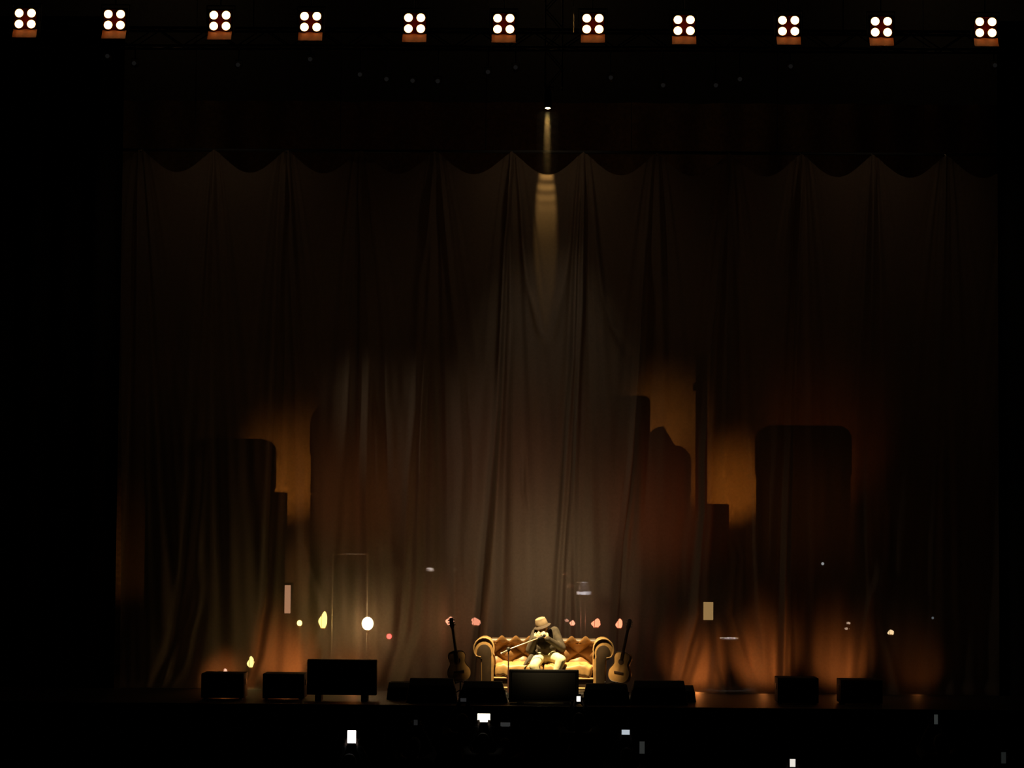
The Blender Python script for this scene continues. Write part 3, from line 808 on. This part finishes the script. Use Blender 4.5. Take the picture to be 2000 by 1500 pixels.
# practical lamps
M_brass = mat('aged_brass', (.20, .12, .05), .4, .8)
def bulb_lamp(px, py, Y, r, col, strength, power, label, cat='lamp', halo=None, group=None):
    b = at(px, py, Y)
    t = thing('table_lamp' if b.z < 1.6 else 'floor_lamp', label, cat, (b.x, Y, 0), 0, group)
    MB().lathe([(.11, 0), (.115, .015), (.06, .035), (.015, .05)], 20).build('base', M_brass, t)
    MB().tube([(0, 0, .04), (0, 0, b.z - r - .03)], .011, 10).build('stem', M_brass, t)
    MB().tube([(0, 0, b.z - r - .05), (0, 0, b.z - r + .01)], .02, 12).build('socket', M_brass, t)
    MB().ell((0, 0, b.z), (r, r, r * 1.15), 16, 10).build('bulb', glow('bulb_%d_%d' % (px, py), col, strength), t)
    if power: point('bulb_light', (b.x, Y - r - .02, b.z), power, halo or col, r)
    return t
bulb_lamp(718, 1218, .62, .10, (1, .78, .40), 22, 8, 'brightest bare bulb lamp glowing warm white left of the left guitar', halo=(1, .55, .22))
bulb_lamp(585, 1217, .75, .045, (1, .80, .22), 8, 1.0, 'small yellow bulb lamp farthest left in the lamp row', halo=(1, .7, .2))
def lantern(px, py, Y, w, h, col, strength, power, label, halo, seed=0):
    b = at(px, py, Y); r = random.Random(seed)
    t = thing('lantern', label, 'lantern', (b.x, Y, 0), 0, 'small glowing lanterns behind the sofa')
    zb = b.z - h / 2
    MB().lathe([(.07, 0), (.07, .02), (.02, .04)], 16).tube([(0, 0, .03), (0, 0, zb - .01)], .012, 8).build('pedestal', M_case, t)
    MB().lathe([(w * .4, zb - .02), (w * .45, zb), (w * .3, zb + .012)], 14).build('tray', M_brass, t)
    m = MB()                                             # flame-like crumpled shade
    def fn(u, v):
        a = 2 * PI * u; rr = w / 2 * (math.sin(PI * (.12 + .86 * v)) ** .8) * (1 + .28 * math.sin(3 * a + 6 * v + seed) + .15 * math.sin(5 * a - 4 * v))
        return (rr * math.cos(a) + .25 * w * (v - .5) * math.sin(seed), rr * math.sin(a) * .7, zb + h * v)
    m.grid(fn, 24, 12).build('shade', glow('lantern_%d' % px, col, strength), t)
    for k in range(3):
        a = 2.1 * k; MB().tube([(w * .55 * math.cos(a), w * .4 * math.sin(a), zb - .005), (w * .5 * math.cos(a), w * .35 * math.sin(a), zb + h), (0, 0, zb + h * 1.08)], .004, 5).build('wire', M_case, t)
    if power: point('lantern_light', (b.x, Y - .1, b.z), power, halo, .05)
lantern(632, 1211, .8, .125, .30, (1, .72, .18), 6, 1.6, 'tall yellow flame lantern between the two bulb lamps', (1, .7, .25), 2)
lantern(490, 1293, .8, .10, .20, (1, .75, .22), 5, .5, 'low yellow lantern above the gap between the two left speaker cabinets', (1, .7, .25), 3)
lantern(440, 1310, .9, .06, .08, (1, .55, .40), 3, .6, 'tiny pinkish lantern just over the leftmost speaker cabinet', (1, .5, .25), 4)
PK = (1, .36, .22)
lantern(879, 1213, .7, .12, .15, PK, 4, 8, 'coral lantern with a halo behind the headstock of the left guitar', (1, .45, .2), 1)
lantern(929, 1214, .9, .14, .14, PK, 2.4, .4, 'coral lantern above the left arm of the sofa', PK, 5)
lantern(1107, 1212, .6, .06, .06, (1, .45, .30), 1.4, .1, 'tiny dim coral lantern just right of the hat', PK, 6)
lantern(1118, 1217, .85, .08, .10, PK, 4, .2, 'small coral lantern right of the seated person', PK, 7)
lantern(1165, 1217, .8, .13, .16, (1, .28, .15), 4.5, .6, 'red coral lantern above the right part of the sofa back', (1, .3, .2), 8)
lantern(1210, 1218, .75, .10, .17, (1, .28, .15), 5, .6, 'red coral lantern beside the neck of the right guitar', (1, .3, .2), 9)
lantern(1740, 1235, .8, .10, .09, (1, .72, .40), 2.6, .2, 'small warm lantern over the rightmost speaker cabinet', (1, .6, .3), 10)
lantern(1657, 1217, .6, .06, .05, (1, .70, .5), 1.2, 0, 'tiny pale lantern left of the small warm one, upper of two', PK, 11)
lantern(1654, 1228, .95, .07, .05, (1, .70, .5), 1.2, 0, 'tiny pale lantern left of the small warm one, lower of two', PK, 12)

def led_unit(px, py, Y, col, strength, label, r=.02, name='indicator_box'):
    b = at(px, py, Y)
    t = thing(name, label, 'equipment', (b.x, Y, 0), 0, 'small boxes with indicator lights')
    MB().box((0, .12, (b.z + .06) / 2), (.32, .2, b.z + .06)).build('case', M_case, t, bevel=.015)
    MB().ell((0, .012, b.z), (r, .012, r), 14, 8).build('indicator', glow('led_%d' % px, col, strength), t)
led_unit(760, 1243, .9, (1, .06, .05), 10, 'dark box with one red indicator light left of the left guitar', .045)
point('red_spill', at(760, 1243, .82), .35, (1, .1, .08), .03)
led_unit(1607, 1101, .7, (.8, .85, .9), .9, 'tall dark box with one pale pinpoint light right of middle', .025)
led_unit(1822, 1207, 1.4, (.6, .7, .8), .35, 'dark box with one dim pale light far right behind the curtain', .022)

# drum kit pieces: glints put into pale cymbals and the tom's white lower hoop
M_cym = mat('bronze_cymbal', (.75, .45, .30), .6, .3)
M_cymw = mat('glint_cymbal', (.85, .82, .78), .6, .3)
def cymbal(px, py, Y, wpx, tilt, m, label):
    b = at(px, py, Y); r = wpx / 112 / 2
    t = thing('cymbal', label, 'cymbal', (b.x, Y, b.z), 0, 'cymbals of the drum kit behind the curtain')
    MB().lathe([(.02, .030), (.05, .022), (.07, .006), (r * .7, -.004), (r, -.016), (r, -.020), (r * .7, -.010), (.05, .006)][::1], 32, (0, 0, 0), Ry(tilt) @ Rx(.16)).build('plate', m, t)
    s = thing('cymbal_stand', 'thin stand under ' + label, 'stand', (b.x, Y, 0), 0, 'cymbal stands')
    MB().tube([(0, 0, .1), (0, 0, b.z - .0)], .012, 8).build('pole', M_steel, s)
    for k in range(3):
        a = 2.1 * k + .4; MB().tube([(0, 0, .3), (.15 * math.cos(a), .15 * math.sin(a), .012)], .010, 6).build('leg', M_steel, s)
cymbal(840, 1112, 1.2, 17, .05, M_cymw, 'small pale cymbal glinting above the left guitar')
cymbal(888, 1112, 1.5, 10, .05, M_cymw, 'tiny dim cymbal right of the pale glinting one')
cymbal(1107, 1120, 1.55, 19, -.06, M_cym, 'upper coral cymbal above the right half of the sofa')
cymbal(1115, 1144, 1.0, 15, -.04, M_cym, 'lower coral cymbal above the right half of the sofa')
b = at(1141, 1150, 1.35)
tm = thing('drum', 'small drum with a highlight painted on its lower hoop above the right half of the sofa', 'drum', (b.x, 1.35, 0))
zt = b.z
MB().lathe([(.125, zt - .09), (.13, zt - .08), (.13, zt + .11), (.12, zt + .115)], 32).build('shell', mat('drum_shell', (.05, .04, .04), .3, coat=.5), tm)
MB().lathe([(.132, zt - .105), (.140, zt - .10), (.140, zt - .055), (.132, zt - .05)], 32).build('lower_hoop', mat('highlight_hoop', (.85, .85, .9), .35, .0), tm)
MB().lathe([(.131, zt + .10), (.137, zt + .105), (.137, zt + .12), (.125, zt + .125)], 32).build('upper_hoop', mat('grey_hoop', (.5, .5, .48), .4, .5), tm)
MB().tube([(-.06, 0, .1), (-.06, 0, zt - .1)], .013, 8).tube([(.02, .05, .3), (.02, .05, zt - .1)], .012, 8).build('stand_pole', M_chrome, tm)
for k in range(3):
    a = 2.1 * k; MB().tube([(-.06, 0, .35), (-.06 + .18 * math.cos(a), .18 * math.sin(a), .012)], .011, 6).build('stand_leg', M_steel, tm)
spot('drum_fill', (b.x - .2, .35, b.z + .9), (b.x, 1.22, b.z - .08), 150, (.9, .93, 1), 16, .6, .02)  # added lamp without a fixture, brightens the lower hoop
spot('cymbal_fill', at(1110, 980, .5), at(1111, 1132, 1.2), 160, (1, .55, .38), 14, .6, .02)  # added lamps without fixtures, brighten the cymbals
spot('cymbal_fill', at(850, 980, .5), at(850, 1112, 1.2), 110, (1, .93, .85), 18, .6, .02)

# clear drum screen: pale rails stand in for its edge highlights
M_acr = mat('acrylic_edge', (.75, .62, .52), .3)
a = at(650, 1082, .95); b = at(718, 1082, .95)
ds = thing('screen_frame', 'pale frame tracing the edge highlights of a clear screen around the brightest bulb', 'screen', ((a.x + b.x) / 2, .95, 0))
w = b.x - a.x
fr = MB().tube([(-w / 2, 0, a.z), (w / 2, 0, a.z)], .009, 8).build('top_rail', M_acr, ds)
for sx in (-1, 1): MB().tube([(sx * w / 2, 0, 0), (sx * w / 2, 0, a.z)], .008, 8).build('upright', M_acr, ds)
for sx in (-1, 1): MB().box((sx * w / 2, 0, .01), (.06, .3, .02)).build('foot', M_case, ds)
spot('screen_glint', at(690, 1000, .6), at(690, 1082, .95), 6, (1, .85, .75), 30, .6, .02)  # added lamp without a fixture for the edge highlights

# lit amplifiers and panels, their light given as a glow of the faces
def lit_panel(px0, px1, py0, py1, Y, col, strength, label, name='lit_cabinet'):
    a = at(px0, py0, Y); b = at(px1, py1, Y); w = b.x - a.x; h = a.z - b.z
    t = thing(name, label, 'lamp', ((a.x + b.x) / 2, Y, 0), 0, 'upright columns with a glowing panel')
    MB().box((0, .1, (a.z + .04) / 2), (w + .05, .16, a.z + .04)).build('case', M_case, t, bevel=.01)
    MB().box((0, .015, (a.z + b.z) / 2), (w, .02, h)).build('glowing_panel', glow('panel_%d' % px0, col, strength), t, bevel=.006)
lit_panel(556, 567, 1143, 1198, 1.0, (1, .5, .28), .95, 'slim dark column with a pale pink lit panel left of the small yellow bulb')
lit_panel(1374, 1393, 1176, 1211, .9, (1, .62, .24), .75, 'dark column with a yellow lit panel right of the sofa')
# side table with a pale edge
a = at(1404, 1246, .75); b = at(1444, 1246, .75)
tb = thing('side_table', 'small table with a pale top edge right of the yellow lit panel', 'table', ((a.x + b.x) / 2, .75, 0))
w = b.x - a.x
MB().lathe([(w / 2 - .01, a.z - .03), (w / 2, a.z - .025), (w / 2, a.z), (w / 2 - .01, a.z + .004)], 32).build('tabletop', mat('pale_top', (.8, .78, .74), .4), tb)
for k in range(3):
    q = 2.1 * k + .5; MB().tube([(w * .3 * math.cos(q), w * .3 * math.sin(q), a.z - .03), (w * .45 * math.cos(q), w * .45 * math.sin(q), .0)], .012, 8).build('leg', M_case, tb)
spot('table_fill', (tb.location.x, .45, 2.2), (tb.location.x, .66, a.z), 120, (1, .95, .9), 28, .6, .02)  # added lamp without a fixture to brighten the table edge
# road cases standing along the foot of the curtain
def road_case(px0, px1, py, Y, label, d=.5):
    a = at(px0, py, Y); b = at(px1, py, Y); w = b.x - a.x; h = a.z
    t = thing('road_case', label, 'case', ((a.x + b.x) / 2, Y, 0), 0, 'road cases behind the curtain')
    MB().box((0, d / 2, .09 + (h - .1) / 2), (w, d, h - .1)).build('body', M_case, t, bevel=.02)
    MB().box((0, d / 2, h * .66), (w + .012, d + .012, .025)).build('lid_edge', M_steel, t)
    for sx in (-1, 1):
        for sy in (.08, d - .08): MB().lathe([(.03, -.02), (.045, -.012), (.045, .012), (.03, .02)], 12, (sx * (w / 2 - .08), sy, .045), Ry(PI / 2)).build('castor', M_steel, t)
road_case(598, 655, 1210, 1.3, 'dark road case under the yellow flame lantern behind the curtain')
road_case(1440, 1530, 1190, 1.5, 'dark road case right of the small pale-topped table')
road_case(970, 1060, 1180, 1.6, 'dark road case behind the sofa and curtain')

# ================================================================== AUDIENCE WITH PHONES
M_cloth = mat('dark_clothes', (.010, .010, .012), .95)
M_jean = mat('dark_jeans', (.010, .011, .016), .95)
M_skd = mat('shaded_skin', (.10, .06, .045), .7)
M_hrd = mat('black_hair', (.008, .007, .006), .8, scale=60, bump=.2)
def aud_proto():
    root = bpy.data.objects.new('person', None); C.objects.link(root)
    b = MB(); hc = Vector((0, .02, 1.60))
    b.ell(hc, (.078, .098, .118), 18, 12); b.ell(hc + Vector((0, .04, -.06)), (.058, .06, .06))
    b.cap(hc + Vector((0, .095, .01)), .01, hc + Vector((0, .117, -.025)), .014)
    for s in (-1, 1): b.ell(hc + Vector((s * .08, -.01, -.01)), (.012, .022, .032), 8, 6)
    b.cap(hc + Vector((0, -.01, -.09)), .055, (0, -.02, 1.42), .06)
    b.chain([((0, -.02, 1.40), .07), ((0, 0, 1.15), .13), ((0, 0, .95), .13)])
    ph = Vector((.0, .34, 1.90))
    for s in (-1, 1):
        sh = Vector((s * .18, -.01, 1.40)); el = Vector((s * .24, .22, 1.48)); wr = Vector((s * .085, .325, 1.80))
        b.chain([((s * .06, -.01, 1.40), .06), (sh, .055), (el, .042), (wr, .028)])
        hand(b, wr, ph + Vector((s * .035, .02, -.02)), s, .9, .95)
    for s in (-1, 1):
        b.chain([((s * .09, 0, .93), .09), ((s * .10, .02, .50), .06), ((s * .11, -.02, .08), .042)])
        b.cap((s * .11, -.03, .05), .045, (s * .12, .14, .04), .038)
    b.remesh('body', M_skd, root, .011, 2)
    j = MB(); j.chain([((0, -.02, 1.38), .10), ((0, 0, 1.18), .165), ((0, 0, .95), .16)])
    for s in (-1, 1): j.chain([((s * .05, -.01, 1.38), .085), ((s * .18, -.01, 1.40), .078), ((s * .24, .22, 1.48), .058), ((s * .095, .32, 1.77), .042)])
    j.remesh('jacket', M_cloth, root, .018, 4)
    t = MB()
    for s in (-1, 1): t.chain([((s * .085, 0, .95), .115), ((s * .10, .02, .50), .08), ((s * .11, -.02, .12), .065)])
    t.remesh('trousers', M_jean, root, .018, 4)
    h = MB(); h.ell(hc + Vector((0, -.02, .03)), (.088, .10, .105)); h.ell(hc + Vector((0, -.05, -.04)), (.08, .065, .10))
    h.remesh('hair', M_hrd, root, .014, 3)
    return root
AP = aud_proto(); used = False
PHN = [  # px, py, landscape, scale, screen colour, strength, where
 (945, 1402, 1, 1.00, (1, .93, .72), 3.2, 'glowing cream white below the left sofa arm'),
 (687, 1439, 0, 1.00, (1, .93, .90), 3.4, 'glowing white below the left screen back'),
 (1130, 1365, 0, 1.02, (1, .92, .78), 2.2, 'glowing warm at the foot of the middle screen back'),
 (1222, 1430, 1, .97, (.8, .9, 1), .55, 'glowing cool white right of the middle'),
 (1254, 1460, 0, 1.08, (.8, .85, .8), .028, 'barely lit, lower right of the cool white phone'),
 (1548, 1490, 0, 1.0, (1, .95, .85), .8, 'at the bottom edge below the right speaker cabinets'),
 (1828, 1405, 0, .98, (.75, .85, .8), .035, 'dim at far right below the stage edge'),
 (987, 1415, 1, .92, (.8, .82, .8), .032, 'dim grey just right of the cream white phone'),
 (905, 1367, 1, 1.0, (.8, .8, .85), .02, 'dim grey below the left guitar'),
 (812, 1411, 0, .97, (.8, .8, .8), .012, 'faintest, left of the cream white phone'),
 (1960, 1480, 0, 1.05, (.75, .85, .8), .014, 'very dim in the bottom right corner'),
]
SZ = {687: (.10, .15), 1130: (.055, .075), 1548: (.06, .085), 1222: (.10, .06), 1254: (.055, .13), 1828: (.05, .13), 905: (.085, .05), 812: (.05, .07), 1960: (.05, .12), 945: (.165, .11), 987: (.13, .055)}
for px, py, land, s, col, st, wh in PHN:
    zz = HALL + 1.90 * s; p = at_z(px, py, zz)
    w, h = SZ[px]
    r = AP if not used else dup(AP); used = True
    r.location = (p.x, p.y - .34 * s, HALL); r.scale = (s, s, s)
    tag(r, 'dark audience member raising the phone ' + wh, 'person', 'audience members holding up phones')
    t = thing('phone', 'raised phone screen ' + wh, 'phone', tuple(p), 0, 'phones held up in the audience')
    bw, bh = (max(w + .012, .14), max(h + .012, .07)) if land else (max(w + .012, .07), max(h + .012, .14))
    MB().box((0, .0, 0), (bw, .009, bh)).build('case', M_black, t, bevel=.003)
    MB().box((0, -.0055, 0), (w, .002, h)).build('display', glow('phone_%d' % px, col, st), t)

# ================================================================== LIGHT
AMB = (1, .42, .10)
# key light on the sofa, from the lighting bridge above the stage edge
tgt = SOC + Vector((.0, -.10, .60))
spot('key_spot', SOC + Vector((-1.6, -3.4, 11.0)), tgt, 31000, (1, .72, .34), 14.5, .75, .10)
spot('top_fill', Vector((SOC.x, -2.1, 11.0)), Vector((SOC.x + .1, .5, 0.2)), 320, (1, .80, .60), 40, 1, .12)  # added fill without a fixture for the glow on the middle curtain
for x in (-5.5, 0, 5.5):
    spot('high_fill', Vector((SOC.x + x, -2.2, 10.5)), Vector((SOC.x + x, .1, 6.0)), 17 if x else 30, (1, .70, .45), 110, 1, .12)  # added lamps without fixtures lift the scalloped curtain top out of the dark
spot('side_fill', (-7.0, -1.75, 7.0), (2.8, 0, 1.6), 210, (1, .80, .58), 36, 1, .15)  # added unseen lamp that brightens the left faces of the folds
for x in (-8, 0, 8):
    point('upstage_fill', (x, 7.6, 14.6), 15, (1, .62, .30), .2)  # added fill behind the backdrop to lift the black back wall

# amber washes on the backdrop (px, py of the pool, power, cone)
def pool(px, py, power, cone, col=AMB, dy=1.8, dz=-.8, dx=0):
    q = at(px, py, BY - .05)
    spot('amber_wash', q + Vector((dx, -dy, dz)), q, power, col, cone, 1, .1)
pool(565, 930, 80, 62, (1, .40, .08))
pool(590, 1130, 22, 45, (1, .50, .22))
pool(262, 1080, 6, 70, (1, .42, .10))
pool(1300, 830, 50, 55, (1, .42, .10))
pool(1425, 950, 110, 52, (1, .36, .06))
pool(1600, 880, 13, 85, (1, .24, .06))
# added unseen backlights giving the curtain itself its glow from upstage
def backlight(px, py, Y, power, cone, col, pz, dx=0):
    q = at(px, py, 0); spot('back_glow', Vector((q.x + dx, Y, q.z + pz)), q, power, col, cone, 1, .1)
backlight(1000, 920, 1.9, 20, 110, (1, .36, .20), -.2)
backlight(1055, 1110, 1.8, 70, 115, (1, .74, .46), -.1)
backlight(1570, 1000, 1.5, 5, 120, (1, .34, .10), 0)
backlight(1280, 1000, 1.5, 20, 105, (1, .22, .07), -.3)
backlight(700, 960, 1.6, 20, 110, (1, .34, .12), -.3)
# amber floor lights just behind the foot of the curtain
M_fl = glow('floor_lamp_lens', (1, .40, .10), 1.5)
FL = [(560, 1290, 1.0, 'left of the left screen back'), (690, 1300, .25, 'behind the left screen back'), (440, 1325, .35, 'behind the leftmost speaker cabinet'), (1360, 1300, .75, 'right of the wedge row'),
      (1490, 1290, .8, 'behind the left one of the right speaker cabinets'), (1640, 1290, .55, 'behind the rightmost speaker cabinet'), (1790, 1300, .07, 'farthest right')]
for px, py, k, wh in FL:
    q = at(px, 1340, .85)
    t = thing('floor_light', 'small amber floor light behind the curtain, ' + wh, 'stage light', (q.x, .85, 0), 0, 'amber floor lights')
    MB().lathe([(.07, -.09), (.09, -.02), (.09, .08)], 18, (0, .02, .12), Rx(PI / 2 - .35)).build('housing', M_black, t)
    MB().box((0, .02, .012), (.16, .12, .024)).build('base', M_black, t)
    spot('floor_beam', (q.x, .74, .16), at(px, py, 0), 70 * k, (1, .30, .07), 80, 1, .06)

# ================================================================== RENDER SETTINGS
w = bpy.data.worlds.new('World'); sc.world = w; w.use_nodes = True
w.node_tree.nodes['Background'].inputs[0].default_value = (0, 0, 0, 1)
w.node_tree.nodes['Background'].inputs[1].default_value = 0
sc.view_settings.view_transform = 'Standard'; sc.view_settings.look = 'None'; sc.view_settings.exposure = 0; sc.view_settings.gamma = 1
sc.view_settings.use_curve_mapping = False
sc.cycles.use_denoising = True
sc.cycles.transparent_max_bounces = 16; sc.cycles.max_bounces = 6; sc.cycles.volume_bounces = 0
sc.cycles.sample_clamp_indirect = 3
